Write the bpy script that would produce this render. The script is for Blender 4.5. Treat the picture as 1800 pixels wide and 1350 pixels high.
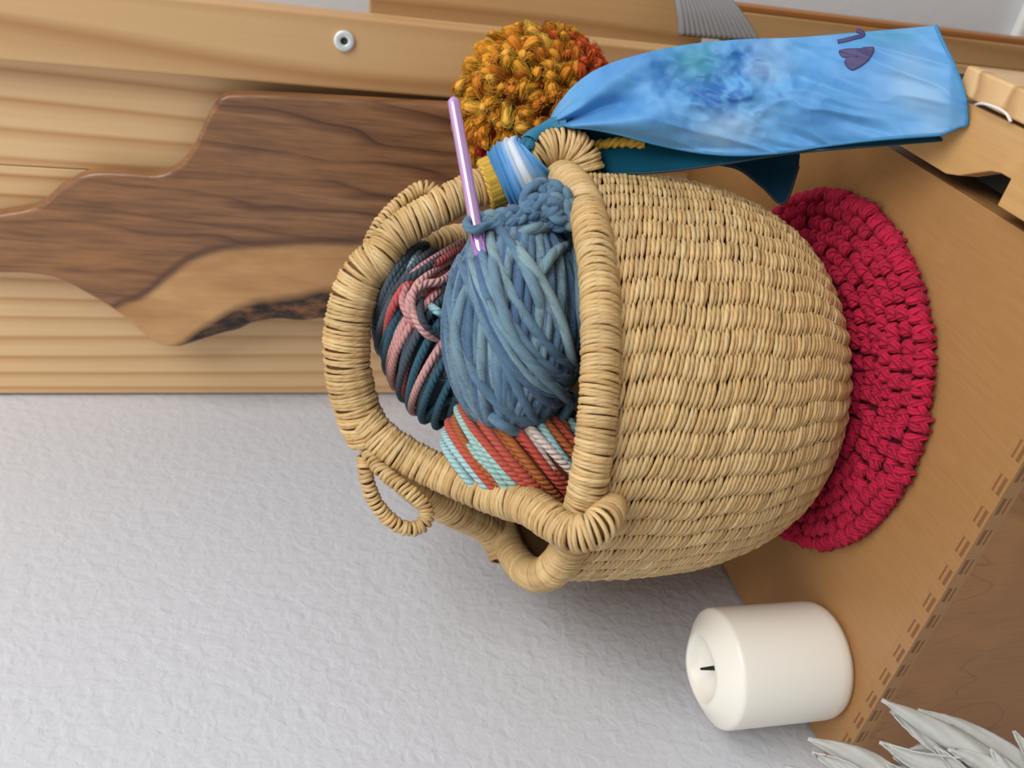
import bpy, math, random
import numpy as np
from mathutils import Matrix, Vector

for o in list(bpy.data.objects): bpy.data.objects.remove(o)
scn = bpy.context.scene
COL = scn.collection
rng = np.random.default_rng(7)
random.seed(7)

# ------------------------------------------------------------------ camera
# world: wall_left is the plane X=0, the pine furniture front is Y=0, the plywood box top is Z=0
FPX, PITCH, YAW, ROLL = 1505.49, .248445, .602604, .001477
CAM = np.array([.457336, -.64575, .32])
CF = np.array([-math.sin(YAW)*math.cos(PITCH), math.cos(YAW)*math.cos(PITCH), -math.sin(PITCH)])
_R = np.array([math.cos(YAW), math.sin(YAW), 0.]); _U = np.cross(_R, CF)
CR = _R*math.cos(ROLL) + _U*math.sin(ROLL); CU = np.cross(CR, CF)
cd = bpy.data.cameras.new('camera'); cam = bpy.data.objects.new('camera', cd); COL.objects.link(cam)
cd.sensor_fit = 'HORIZONTAL'; cd.sensor_width = 36; cd.lens = 36*FPX/1800
cd.clip_start = .01
cd.dof.use_dof = True; cd.dof.focus_distance = .46; cd.dof.aperture_fstop = 8.0
m = Matrix.Identity(4)
for i in range(3):                      # the phone is held sideways: picture right = world down
    m[i][0] = -CU[i]; m[i][1] = CR[i]; m[i][2] = -CF[i]; m[i][3] = CAM[i]
cam.matrix_world = m
scn.camera = cam

# ------------------------------------------------------------------ light
w = bpy.data.worlds.new('world'); scn.world = w; w.use_nodes = True
w.node_tree.nodes['Background'].inputs[0].default_value = (.86, .93, 1.0, 1)
w.node_tree.nodes['Background'].inputs[1].default_value = .33
def area(name, loc, target, size, power, col):
    ld = bpy.data.lights.new(name, 'AREA'); ld.shape = 'RECTANGLE'; ld.size = size[0]; ld.size_y = size[1]
    ld.energy = power; ld.color = col
    o = bpy.data.objects.new(name, ld); COL.objects.link(o); o.location = loc
    o.rotation_euler = (Vector(target)-Vector(loc)).to_track_quat('-Z', 'Y').to_euler()
    return o
area('window_light', (1.55, -.75, 1.35), (.15, -.15, .1), (1.3, 1.1), 30, (1, .985, .965))
area('ceiling_lamp', (.1, -1.2, 2.0), (.15, -.15, .1), (.8, .8), 9, (1, .95, .90))
vs = scn.view_settings
vs.view_transform = 'Standard'; vs.look = 'None'; vs.gamma = 1; vs.use_curve_mapping = False
vs.exposure = 0.0

# ------------------------------------------------------------------ helpers
def ray(x, y):
    return CF + CR*((1350-y)-675)/FPX + CU*(900-x)/FPX
def at(x, y, d):                        # the point d metres deep along the view
    return CAM + ray(x, y)*d
def hit(x, y, n, p0):                   # where that ray meets a plane
    n = np.asarray(n, float); r = ray(x, y)
    return CAM + r*(np.dot(n, np.asarray(p0)-CAM)/np.dot(n, r))
def lin(r, g, b):
    f = lambda c: (c/255/12.92) if c <= 10 else ((c/255+.055)/1.055)**2.4
    return np.array([f(r), f(g), f(b)])

def link(o, parent=None):
    COL.objects.link(o)
    if parent is not None: o.parent = parent
    return o
def thing(name, label, cat, group=None):
    o = bpy.data.objects.new(name, None); o.empty_display_size = .02; link(o)
    o['label'] = label; o['category'] = cat
    if group: o['group'] = group
    return o
def struct(o): o['kind'] = 'structure'; return o
def mesh(name, V, F, mat, parent=None, uv=None, col=None, smooth=True, matidx=None):
    """V (n,3); F (m,4) quads array or list of index lists; uv per loop; col per vertex"""
    me = bpy.data.meshes.new(name)
    V = np.asarray(V, np.float32)
    if isinstance(F, np.ndarray):
        k = F.shape[1]; nf = len(F)
        me.vertices.add(len(V)); me.vertices.foreach_set('co', V.ravel())
        me.loops.add(nf*k); me.loops.foreach_set('vertex_index', F.astype(np.int32).ravel())
        me.polygons.add(nf); me.polygons.foreach_set('loop_start', np.arange(nf, dtype=np.int32)*k)
        me.update(calc_edges=True)
    else:
        me.from_pydata(V.tolist(), [], F)
    me.polygons.foreach_set('use_smooth', [smooth]*len(me.polygons))
    if uv is not None:
        l = me.uv_layers.new(name='UVMap'); l.data.foreach_set('uv', np.asarray(uv, np.float32).ravel())
    if col is not None:
        c = np.ones((len(V), 4), np.float32); c[:, :3] = col
        a = me.color_attributes.new('Col', 'FLOAT_COLOR', 'POINT'); a.data.foreach_set('color', c.ravel())
    for mm in (mat if isinstance(mat, (list, tuple)) else [mat]): me.materials.append(mm)
    if matidx is not None: me.polygons.foreach_set('material_index', matidx)
    me.validate(); me.update()
    return link(bpy.data.objects.new(name, me), parent)

def norm(a): return a/np.maximum(np.linalg.norm(a, axis=-1, keepdims=True), 1e-12)
def tubes(P, rad, col=None, sides=6, closed=False, ref=None, lobes=0, twist=0., uvscale=100., flat=1., amp=.24):
    """P (T,N,3) -> (V, F, uv, col): T tubes in one set of arrays. rad scalar,(T,N). ref: normals (T,N,3)"""
    P = np.asarray(P, float); T, N = P.shape[:2]
    if closed: tan = np.roll(P, -1, 1)-np.roll(P, 1, 1)
    else: tan = np.gradient(P, axis=1)
    tan = norm(tan)
    if ref is None:
        a = np.zeros((T, 3)); k = np.abs(tan[:, 0]).argmin(1); a[np.arange(T), k] = 1
        nrm = np.zeros_like(P); cur = a
        for i in range(N):
            cur = norm(cur-(cur*tan[:, i]).sum(1, keepdims=True)*tan[:, i]); nrm[:, i] = cur
    else:
        ref = np.broadcast_to(ref, P.shape); nrm = norm(ref-(ref*tan).sum(-1, keepdims=True)*tan)
    bn = np.cross(tan, nrm)
    rad = np.broadcast_to(np.asarray(rad, float), (T, N)) if np.ndim(rad) != 1 else np.broadcast_to(np.asarray(rad)[None, :], (T, N))
    seg = np.linalg.norm(np.diff(P, axis=1), axis=-1); L = np.concatenate([np.zeros((T, 1)), np.cumsum(seg, 1)], 1)
    th = np.linspace(0, 2*np.pi, sides, endpoint=False)
    c, s = np.cos(th), np.sin(th)
    mod = 1.
    if lobes: mod = (1+amp*np.cos(lobes*th[None, None]+twist*L[..., None]))
    rr = rad[..., None]*mod*np.ones(sides)
    V = P[:, :, None]+nrm[:, :, None]*(rr*c*flat)[..., None]+bn[:, :, None]*(rr*s)[..., None]
    M = N if closed else N-1
    idx = np.arange(T*N*sides).reshape(T, N, sides)
    nx = np.roll(idx, -1, 1)[:, :M]; cu = idx[:, :M]
    F = np.stack([cu, np.roll(cu, -1, 2), np.roll(nx, -1, 2), nx], -1).reshape(-1, 4)
    u0 = L[:, :M]; u1 = np.concatenate([L[:, 1:], L[:, -1:]+seg.mean()], 1)[:, :M] if closed else L[:, 1:]
    v0 = np.arange(sides)/sides; v1 = (np.arange(sides)+1)/sides
    uv = np.empty((T, M, sides, 4, 2))
    uv[..., 0, 0] = u0[..., None]; uv[..., 1, 0] = u0[..., None]; uv[..., 2, 0] = u1[..., None]; uv[..., 3, 0] = u1[..., None]
    uv[..., 0, 1] = v0; uv[..., 3, 1] = v0; uv[..., 1, 1] = v1; uv[..., 2, 1] = v1
    uv[..., 0] *= uvscale
    C = None
    if col is not None:
        col = np.asarray(col, float)
        if col.ndim == 1: col = col[None, None]
        elif col.ndim == 2: col = col[:, None]
        C = np.broadcast_to(col[:, :, None], (T, N, sides, 3)).reshape(-1, 3)
    return V.reshape(-1, 3), F, uv.reshape(-1, 2), C
def join(*parts):
    V, F, U, C = [], [], [], []; n = 0
    for v, f, u, c in parts:
        V.append(v); F.append(f+n); U.append(u); C.append(c); n += len(v)
    return np.concatenate(V), np.concatenate(F), np.concatenate(U), (None if C[0] is None else np.concatenate(C))
def tmesh(name, parts, mat, parent=None):
    V, F, U, C = parts if isinstance(parts, tuple) else join(*parts)
    return mesh(name, V, F, mat, parent, U, C)
def spline(pts, n, closed=False):
    """Catmull-Rom resampled evenly"""
    p = np.asarray(pts, float)
    if closed: q = np.concatenate([p[-1:], p, p[:2]])
    else: q = np.concatenate([2*p[:1]-p[1:2], p, 2*p[-1:]-p[-2:-1]])
    out = []
    for i in range(len(q)-3):
        t = np.linspace(0, 1, 24, endpoint=False)[:, None]; a, b, c, d = q[i:i+4]
        out.append(.5*((2*b)+(-a+c)*t+(2*a-5*b+4*c-d)*t**2+(-a+3*b-3*c+d)*t**3))
    o = np.concatenate(out+[q[-2][None]])
    L = np.r_[0, np.cumsum(np.linalg.norm(np.diff(o, axis=0), axis=1))]
    s = np.linspace(0, L[-1], n, endpoint=not closed)
    return np.stack([np.interp(s, L, o[:, k]) for k in range(o.shape[1])], 1)
def box(name, lo, hi, mat, parent=None, bevel=0.0, seg=2):
    lo, hi = np.array(lo, float), np.array(hi, float)
    V = [[(lo, hi)[i][0], (lo, hi)[j][1], (lo, hi)[k][2]] for k in (0, 1) for j in (0, 1) for i in (0, 1)]
    F = [[0, 2, 3, 1], [4, 5, 7, 6], [0, 1, 5, 4], [2, 6, 7, 3], [0, 4, 6, 2], [1, 3, 7, 5]]
    o = mesh(name, V, F, mat, parent, smooth=False)
    if bevel:
        b = o.modifiers.new('bevel', 'BEVEL'); b.width = bevel; b.segments = seg
    return o
def prism(name, poly, axis_vec, mat, parent=None, bevel=0., seg=2):
    """closed outline poly (n,3) extruded along axis_vec"""
    p = np.asarray(poly, float); n = len(p); V = np.concatenate([p, p+np.asarray(axis_vec)])
    F = [list(range(n))[::-1], list(range(n, 2*n))]+[[i, (i+1) % n, n+(i+1) % n, n+i] for i in range(n)]
    o = mesh(name, V, F, mat, parent, smooth=False)
    import bmesh
    b = bmesh.new(); b.from_mesh(o.data); bmesh.ops.recalc_face_normals(b, faces=b.faces[:]); b.to_mesh(o.data); b.free()
    if bevel:
        b = o.modifiers.new('bevel', 'BEVEL'); b.width = bevel; b.segments = seg; b.limit_method = 'ANGLE'
    return o
def lathe(name, prof, centre, mat, parent=None, n=72, wob=None):
    prof = np.asarray(prof, float); th = np.linspace(0, 2*np.pi, n, endpoint=False)
    r = prof[:, 0][:, None]*np.ones(n); z = prof[:, 1][:, None]*np.ones(n)
    if wob is not None: r, z = wob(r, z, th[None])
    V = np.stack([centre[0]+r*np.cos(th), centre[1]+r*np.sin(th), centre[2]+z], -1).reshape(-1, 3)
    i = np.arange(len(prof)*n).reshape(-1, n)
    F = np.stack([i[:-1], np.roll(i[:-1], -1, 1), np.roll(i[1:], -1, 1), i[1:]], -1).reshape(-1, 4)
    return mesh(name, V, F, mat, parent)
def grid(name, G, mat, parent=None, col=None, thick=0., uv=None):
    G = np.asarray(G); a, b = G.shape[:2]; i = np.arange(a*b).reshape(a, b)
    F = np.stack([i[:-1, :-1], i[1:, :-1], i[1:, 1:], i[:-1, 1:]], -1).reshape(-1, 4)
    o = mesh(name, G.reshape(-1, 3), F, mat, parent, col=None if col is None else np.asarray(col).reshape(-1, 3))
    if thick:
        s = o.modifiers.new('thickness', 'SOLIDIFY'); s.thickness = thick; s.offset = 0
    return o
def copyobj(o, parent, loc):
    c = o.copy(); COL.objects.link(c); c.parent = parent; c.location = loc; return c
def vnoise(P, scale, seed=0, octaves=2):
    """cheap smooth 3-d value noise in numpy, -1..1"""
    r = np.random.default_rng(seed); tab = r.uniform(-1, 1, (32, 32, 32)); out = 0; amp = 1; tot = 0
    for k in range(octaves):
        q = np.asarray(P)*scale*(2**k)+17.3*k; i = np.floor(q).astype(int); f = q-i; f = f*f*(3-2*f)
        v = 0
        for dx in (0, 1):
            for dy in (0, 1):
                for dz in (0, 1):
                    wgt = (f[..., 0] if dx else 1-f[..., 0])*(f[..., 1] if dy else 1-f[..., 1])*(f[..., 2] if dz else 1-f[..., 2])
                    v = v+wgt*tab[(i[..., 0]+dx) % 32, (i[..., 1]+dy) % 32, (i[..., 2]+dz) % 32]
        out = out+amp*v; tot += amp; amp *= .5
    return out/tot

# ------------------------------------------------------------------ materials
class NT:
    def __init__(s, name):
        s.m = bpy.data.materials.new(name); s.m.use_nodes = True; s.t = s.m.node_tree
        s.b = s.t.nodes['Principled BSDF']
    def n(s, typ, ins=None, **kw):
        nd = s.t.nodes.new('ShaderNode'+typ)
        for k, v in kw.items(): setattr(nd, k, v)
        for k, v in (ins or {}).items(): s.set(nd.inputs[k], v)
        return nd
    def set(s, sock, v):
        if isinstance(v, bpy.types.NodeSocket): s.t.links.new(v, sock)
        elif isinstance(v, bpy.types.Node): s.t.links.new(v.outputs[0], sock)
        else:
            if sock.type == 'RGBA' and len(v) == 3: v = (*v, 1)
            sock.default_value = v
    def math(s, op, a, b=0., c=0.): return s.n('Math', {0: a, 1: b, 2: c}, operation=op).outputs[0]
    def vmul(s, v, k): return s.n('VectorMath', {0: v, 1: k}, operation='MULTIPLY').outputs[0]
    def vadd(s, v, k): return s.n('VectorMath', {0: v, 1: k}, operation='ADD').outputs[0]
    def obj(s): return s.n('TexCoord').outputs['Object']
    def noise(s, v, scale, detail=3., rough=.5, dist=0.): 
        nd = s.n('TexNoise', {'Vector': v, 'Scale': scale, 'Detail': detail, 'Roughness': rough, 'Distortion': dist}); return nd.outputs['Fac']
    def ramp(s, f, stops):
        r = s.n('ValToRGB', {0: f}); e = r.color_ramp.elements
        while len(e) < len(stops): e.new(.5)
        for el, (p, c) in zip(e, stops): el.position = p; el.color = (*c, 1) if len(c) == 3 else c
        return r.outputs[0]
    def mix(s, f, a, b, typ='MIX'):
        nd = s.n('Mix', data_type='RGBA', blend_type=typ); s.set(nd.inputs[0], f); s.set(nd.inputs[6], a); s.set(nd.inputs[7], b); return nd.outputs[2]
    def bump(s, h, strength=.3, dist=.001):
        nd = s.n('Bump', {'Height': h, 'Strength': strength, 'Distance': dist}); s.set(s.b.inputs['Normal'], nd.outputs[0])
    def out(s, col=None, rough=.5, **kw):
        if col is not None: s.set(s.b.inputs['Base Color'], col)
        s.set(s.b.inputs['Roughness'], rough)
        for k, v in kw.items(): s.set(s.b.inputs[k.replace('_', ' ')], v)
        return s.m

def wall_mat(name, base, bumpy=1.):
    t = NT(name); o = t.obj()
    n1 = t.noise(o, 125, 2, .5, .4); n2 = t.noise(o, 48, 2)
    t.bump(t.math('ADD', n1, t.math('MULTIPLY', n2, .5)), .5*bumpy, .0022)
    c = t.mix(t.noise(o, 3, 2), tuple(base*.97), tuple(base*1.03))
    return t.out(c, .42)
def pine_mat(name, freq=55., seed=0., light=(233, 198, 148), dark=(186, 130, 76), horizontal=False, contrast=1.):
    t = NT(name); o = t.obj()
    o = t.vadd(o, (seed, seed*.37, seed*.71))
    st = (1., 1., .12)
    q = t.vmul(o, st)
    wv = t.noise(q, 5., 2); x = t.n('SeparateXYZ', {0: o}).outputs[0]
    ph = t.math('ADD', t.math('MULTIPLY', x, freq), t.math('MULTIPLY', wv, 5.))
    f = t.math('FRACT', ph)
    line = t.ramp(f, [(0, (0, 0, 0)), (.45, (.10, .10, .10)), (.72, (.55, .55, .55)), (.84, (1, 1, 1)), (.93, (.45, .45, .45)), (1, (0, 0, 0))])
    fine = t.noise(t.vmul(o, (300, 300, 6)), 1, 2)
    amt = t.math('MULTIPLY', line, t.math('ADD', .25*contrast, t.math('MULTIPLY', t.noise(q, 9, 2), 1.0*contrast)))
    c = t.mix(amt, tuple(lin(*light)), tuple(lin(*dark)))
    c = t.mix(t.math('MULTIPLY', fine, .28), c, tuple(lin(*dark)))
    t.bump(fine, .08, .0005)
    return t.out(c, .42)
def ply_mat(name, base, dark, grain=(420, 9, 420), vein=0.):
    t = NT(name); o = t.obj()
    fine = t.noise(t.vmul(o, grain), 1, 3, .6)
    blot = t.noise(o, 9, 3, .6, .6)
    c = t.mix(t.ramp(fine, [(.3, (.2,)*3), (.75, (.75,)*3)]), tuple(lin(*base)), tuple(lin(*dark)))
    c = t.mix(t.math('MULTIPLY', blot, .45), c, tuple(lin(*dark)*.85))
    pale = t.noise(o, 21, 2, .5, .4)
    c = t.mix(t.ramp(pale, [(.62, (0, 0, 0)), (.8, (.25, .25, .25))]), c, tuple(lin(*base)*1.25))
    if vein:
        k = t.noise(t.vmul(o, (1, 1, .55)), 11, 2, .5, 1.2)
        band = t.math('ABSOLUTE', t.math('SUBTRACT', t.math('FRACT', t.math('MULTIPLY', k, 5)), .5))
        c = t.mix(t.ramp(band, [(0, (vein,)*3), (.035, (0, 0, 0))]), c, tuple(lin(*dark)*.45))
    kn = t.n('TexVoronoi', {'Vector': o, 'Scale': 8.5}).outputs['Distance']
    c = t.mix(t.ramp(kn, [(.0, (.55,)*3), (.05, (0, 0, 0))]), c, tuple(lin(*dark)*.4))
    t.bump(fine, .05, .0004)
    return t.out(c, .38)
def plain(name, rgb, rough=.5, nscale=0, nbump=.2, **kw):
    t = NT(name)
    if nscale: t.bump(t.noise(t.obj(), nscale, 3), nbump, .0006)
    return t.out(tuple(lin(*rgb)), rough, **kw)
def yarn_mat(name, twist=1., ply=2., strength=.6, dist=.0008, rough=.85, fuzz=900., sheen=.25, fib=.35):
    """colour from the strand's own vertex colour, plied twist as fine relief"""
    t = NT(name); col = t.n('VertexColor', layer_name='Col').outputs[0]
    uv = t.n('UVMap', uv_map='UVMap').outputs[0]; s = t.n('SeparateXYZ', {0: uv})
    ph = t.math('ADD', t.math('MULTIPLY', s.outputs[0], twist), t.math('MULTIPLY', s.outputs[1], ply))
    wv = t.math('ABSOLUTE', t.math('SINE', t.math('MULTIPLY', ph, math.pi)))
    q_ = t.n('CombineXYZ', {0: t.math('MULTIPLY', s.outputs[0], 2.), 1: t.math('MULTIPLY', s.outputs[1], 14.), 2: 0.}).outputs[0]
    nz = t.math('MULTIPLY', t.math('ADD', t.noise(t.obj(), fuzz, 3, .7), t.noise(q_, 1.5, 3, .7)), .62)
    t.bump(t.math('ADD', wv, t.math('MULTIPLY', nz, .7)), strength, dist)
    c = t.mix(t.math('MULTIPLY', nz, fib), col, t.mix(.55, col, (0, 0, 0)))
    return t.out(c, rough, Sheen_Weight=sheen, Sheen_Roughness=.6)
def straw_mat(name):
    t = NT(name); col = t.n('VertexColor', layer_name='Col').outputs[0]
    uv = t.n('UVMap', uv_map='UVMap').outputs[0]; s = t.n('SeparateXYZ', {0: uv})
    q = t.n('CombineXYZ', {0: t.math('MULTIPLY', s.outputs[0], .8), 1: t.math('MULTIPLY', s.outputs[1], 9), 2: 0.}).outputs[0]
    g = t.noise(q, 1.5, 2); n2 = t.noise(t.obj(), 90, 2)
    ph = t.math('ADD', t.math('MULTIPLY', s.outputs[0], 1.5), t.math('MULTIPLY', s.outputs[1], 2.))
    tw = t.math('POWER', t.math('ABSOLUTE', t.math('SINE', t.math('MULTIPLY', ph, math.pi))), .6)
    t.bump(t.math('ADD', t.math('MULTIPLY', g, .5), t.math('MULTIPLY', tw, 1.0)), .55, .0006)
    c = t.mix(t.math('MULTIPLY', g, .45), col, t.mix(.55, col, tuple(lin(120, 80, 40))))
    c = t.mix(t.ramp(n2, [(.6, (0, 0, 0)), (.85, (.4,)*3)]), c, tuple(lin(178, 130, 76)))
    return t.out(c, .46, Specular_IOR_Level=.35)

M = {}
M['wall'] = wall_mat('grey_paint', lin(205, 207, 213))
M['wall2'] = wall_mat('pale_grey_paint', lin(226, 228, 232), .3)
M['white'] = plain('white_paint', (238, 238, 236), .35)
M['floor'] = ply_mat('floor_boards', (196, 186, 172), (176, 164, 148))
M['pineA'] = pine_mat('pine_wide', 62, .0)
M['pineB'] = pine_mat('pine_wide_two', 48, 3.3)
M['pineC'] = pine_mat('pine_post', 26, 7.1, (214, 176, 126), (178, 132, 84), contrast=1.2)
M['pineD'] = pine_mat('pine_back', 30, 11., (206, 168, 118), (168, 122, 74))
M['pineE'] = pine_mat('pine_low', 70, 15., (214, 178, 130), (176, 134, 88))
M['brown'] = plain('brown_edge', (164, 106, 52), .5, 300)
M['ply_top'] = ply_mat('birch_top', (176, 132, 84), (156, 112, 66), (520, 40, 520))
M['ply_front'] = ply_mat('birch_front', (172, 122, 70), (146, 98, 52), (520, 520, 40), .4)
M['ply_light'] = ply_mat('birch_light', (214, 172, 116), (184, 138, 84))
M['ply_dark'] = plain('ply_core', (124, 84, 50), .6, 500)
M['ply_edge'] = plain('ply_edge', (190, 142, 86), .55, 500)
M['black'] = plain('void_shade', (12, 10, 9), .8)
M['straw'] = straw_mat('straw')
M['straw_core'] = plain('straw_core', (112, 80, 42), .8, 400)
M['wool'] = yarn_mat('wool_yarn', .7, 2., .8, .0012, .95, 900., .08, .6)
M['cotton'] = yarn_mat('cotton_yarn', 2.8, 3., 1., .0010, .8, 900., .05)
M['crochet'] = yarn_mat('crochet_yarn', 1.2, 5., 1., .0012, .95, 1100., .0)
M['fluff'] = yarn_mat('fluff', .12, 5., .6, .0010, .98, 1200., .0, .5)
M['wool_core'] = plain('wool_core', (44, 66, 88), .95, 500)
M['screw'] = plain('zinc', (222, 230, 230), .35, Metallic=.3)
M['screw_hole'] = plain('screw_hole', (60, 66, 66), .5, Metallic=.6)
M['cord'] = plain('white_cord', (225, 215, 208), .7)
M['wick'] = plain('wick', (34, 34, 32), .9, 900)

# ------------------------------------------------------------------ room
FLOOR = -.45; YB = .13
struct(box('wall_left', (-.06, -2.2, FLOOR), (0, YB+.06, 2.1), M['wall']))
struct(box('wall_back', (0, YB, FLOOR), (2.6, YB+.06, 2.1), M['wall2']))
struct(box('floor', (-.06, -2.2, FLOOR-.05), (2.6, YB+.06, FLOOR), M['floor']))
struct(box('baseboard_back', (.002, YB-.012, FLOOR), (2.6, YB, FLOOR+.085), M['white'], bevel=.004))

# ------------------------------------------------------------------ pine furniture behind
T = thing('pine_cabinet', 'light pine cabinet of wide vertical boards standing behind the cutting board', 'cabinet')
box('plank', (.003, 0, FLOOR), (.2005, .02, .95), M['pineA'], T, .0006)
box('plank', (.2012, 0, FLOOR), (.30, .02, .95), M['pineB'], T, .0006)
sb = box('post_board', (.279, -.020, .0008), (.3285, 0.0, .95), M['pineC'], T, .0022, 3)
sp = hit(605, 72, (0, 1, 0), (0, -.0205, 0))
def disc(name, c, prof, mat, parent, n=40):
    """lathe about -Y"""
    prof = np.asarray(prof); th = np.linspace(0, 2*np.pi, n, endpoint=False)
    V = np.stack([c[0]+prof[:, 0][:, None]*np.cos(th), c[1]-prof[:, 1][:, None]*np.ones(n), c[2]+prof[:, 0][:, None]*np.sin(th)], -1).reshape(-1, 3)
    i = np.arange(len(prof)*n).reshape(-1, n)
    F = np.stack([i[:-1], np.roll(i[:-1], -1, 1), np.roll(i[1:], -1, 1), i[1:]], -1).reshape(-1, 4)
    return mesh(name, V, F, mat, parent)
sc = disc('screw', sp, [(.0068, -.001), (.0070, .0008), (.0067, .0013), (.0056, .0016), (.0030, .0017), (.0026, .0013), (.0024, .0004)], M['screw'], T)
sc['label'] = 'round silver screw head'
disc('hex_socket', sp, [(.0024, .0004), (.0022, .0002), (.0001, .0002)], M['screw_hole'], sc, 6)
box('back_board', (.20, .045, -.004), (.362, .06, .266), M['pineD'], T, .001)
box('lower_post', (.20, .052, FLOOR), (.327, .066, -.03), M['pineE'], T, .001)
box('lower_post', (.3275, .055, FLOOR), (.3485, .069, -.005), M['pineD'], T, .001)
box('brown_edge', (.3487, .056, FLOOR), (.3535, .071, 0.0), M['brown'], T, .001)  # darker brown strip along the right edge of the lower post

# ribbed grey strap
T = thing('ribbed_strap', 'grey ribbed fabric strap tucked beside the pine boards above the scarf', 'strap')
g0 = at(1200, 5, .80)
n = 60
A = np.stack([at(1186+x*1.4, -14, .66) for x in range(n)]); B = np.stack([at(1196+x*2.3, 62+x*.2, .66) for x in range(n)])
G = np.stack([A+(B-A)*s+CF*(.0016*np.cos(np.arange(n)*2*np.pi/4.))[:, None]-CF*.004*math.sin(s*math.pi) for s in np.linspace(0, 1, 14)])
grid('webbing', G, plain('grey_web', (136, 134, 134), .9, 900, .8), T, thick=.004)

# ------------------------------------------------------------------ plywood box
BW, BD, PT = .3335, .4025, .009
T = thing('plywood_box', 'birch plywood box with finger-jointed front edge carrying the basket and candle', 'box')
box('top_panel', (.0025, -BD+PT, -PT), (BW, -.0006, 0), M['ply_top'], T, .0004)
box('front_panel', (.0025, -BD, FLOOR), (BW, -BD+PT, -PT), M['ply_front'], T, .0004)
box('side_panel', (.0025, -BD+PT, FLOOR), (.0025+PT, -.001, -PT), M['ply_top'], T)
box('side_panel', (BW-PT, -BD+PT, FLOOR), (BW, -.001, -PT), M['ply_top'], T)
def finger(name, vertical):
    """one joint finger built of its plies. local box x +-FW/2, y 0..PT, z -PT..0"""
    FW = .01005; lay = [0, .0016, .0037, .0055, .0067, PT] if vertical else [0, .0018, .0042, .0056, .0068, PT]
    V, F, MI = [], [], []
    for i in range(5):
        a, b = lay[i], lay[i+1]; d = .00012 if i % 2 else 0
        if vertical: lo = (-FW/2+d, a, -PT); hi = (FW/2-d, b, -d+.00004)
        else: lo = (-FW/2+d, -.00004+d, -b); hi = (FW/2-d, PT, -a)
        k = len(V)
        V += [[(lo, hi)[i2][0], (lo, hi)[j][1], (lo, hi)[kk][2]] for kk in (0, 1) for j in (0, 1) for i2 in (0, 1)]
        F += [[k+q for q in f] for f in ([0, 2, 3, 1], [4, 5, 7, 6], [0, 1, 5, 4], [2, 6, 7, 3], [0, 4, 6, 2], [1, 3, 7, 5])]
        MI += [i % 2]*6
    base = M['ply_top']
    return mesh(name, V, F, [base, M['ply_dark']], T, smooth=False, matidx=MI)
ff = tf = None
k = 0
x = .0282-.0202
while x < BW-.004:
    if ff is None: ff = finger('joint_finger', True); ff.location = (x, -BD, 0)
    else: copyobj(ff, T, (x, -BD, 0))
    xt = x+.0101
    if xt < BW-.004:
        if tf is None: tf = finger('joint_finger', False); tf.location = (xt, -BD, 0)
        else: copyobj(tf, T, (xt, -BD, 0))
    x += .0202

# neighbouring plywood crate with a hand notch
T = thing('plywood_crate', 'narrow plywood crate top with a hand notch, right of the basket box', 'crate')
X0 = .3395
poly = [(X0, -.215), (X0, -.289), (X0+.0025, -.298), (X0+.0115, -.3155), (X0+.013, -.322), (X0+.013, -.329), (X0, -.3285), (X0, -.46), (.3735, -.46), (.3735, -.215)]
prism('top_rail', [(a, b, .006) for a, b in poly], (0, 0, -.012), M['ply_light'], T, .0006)
box('shaded_crate_side', (X0+.0003, -.458, FLOOR), (.3725, -.216, -.0085), M['black'], T)  # crate body painted black to stand for the shade inside the notch
T = thing('pine_drawer_side', 'thin pine drawer side with end grain showing along its top edge', 'drawer side')
t = NT('end_grain'); o = t.obj(); y = t.n('SeparateXYZ', {0: t.vadd(o, t.vmul(t.n('TexNoise', {'Vector': o, 'Scale': 28.}).outputs['Color'], (.03, .03, .03)))}).outputs[1]
f = t.math('FRACT', t.math('MULTIPLY', y, 62)); c = t.ramp(f, [(0, lin(218, 182, 132)), (.6, lin(206, 166, 114)), (.85, lin(176, 132, 86)), (1, lin(214, 176, 124))])
M['endgrain'] = t.out(c, .55)
o = box('end_grain_top', (.3755, -.52, .002), (.3885, -.276, .0085), M['endgrain'], T, .0012)
box('board_face', (.3758, -.52, FLOOR), (.3882, -.2765, .002), M['pineE'], T)
T = thing('loose_cord', 'thin white cord curling out of the gap beside the pine drawer side', 'cord')
cp = [hit(x, y, (0, 0, 1), (0, 0, z)) for x, y, z in ((1700, 192, -.002), (1722, 182, .008), (1748, 188, .011), (1768, 199, .009), (1777, 214, .0085))]
tmesh('strand', tubes(spline(cp, 24)[None], .0007, sides=6), M['cord'], T)

# ------------------------------------------------------------------ cutting board
T = thing('cutting_board', 'dark olive-wood cutting board with pale sapwood and bark edge leaning behind the basket', 'cutting board')
ang = math.atan2(.030, .52)
bn = np.array([0, -math.cos(ang), math.sin(ang)]); b0 = np.array([0, -.052, 0])
BTH = .015
right = [(0, 378), (62, 365), (104, 332), (155, 307), (218, 306), (280, 309), (316, 290), (342, 254), (363, 207), (384, 179), (415, 168), (596, 176), (793, 187), (1000, 196), (1120, 202)]
left = [(1120, 570), (900, 556), (760, 560), (640, 566), (575, 561), (530, 565), (487, 562), (446, 568), (420, 580), (394, 586), (352, 599), (330, 606), (311, 611), (280, 607), (249, 586), (207, 550), (155, 518), (104, 492), (52, 482), (0, 481)]
top = [(-60, 478), (-100, 470), (-122, 450), (-128, 428), (-122, 405), (-98, 388), (-50, 384)]
pl = np.array([hit(x, y, bn, b0) for x, y in right+left+top])
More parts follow.
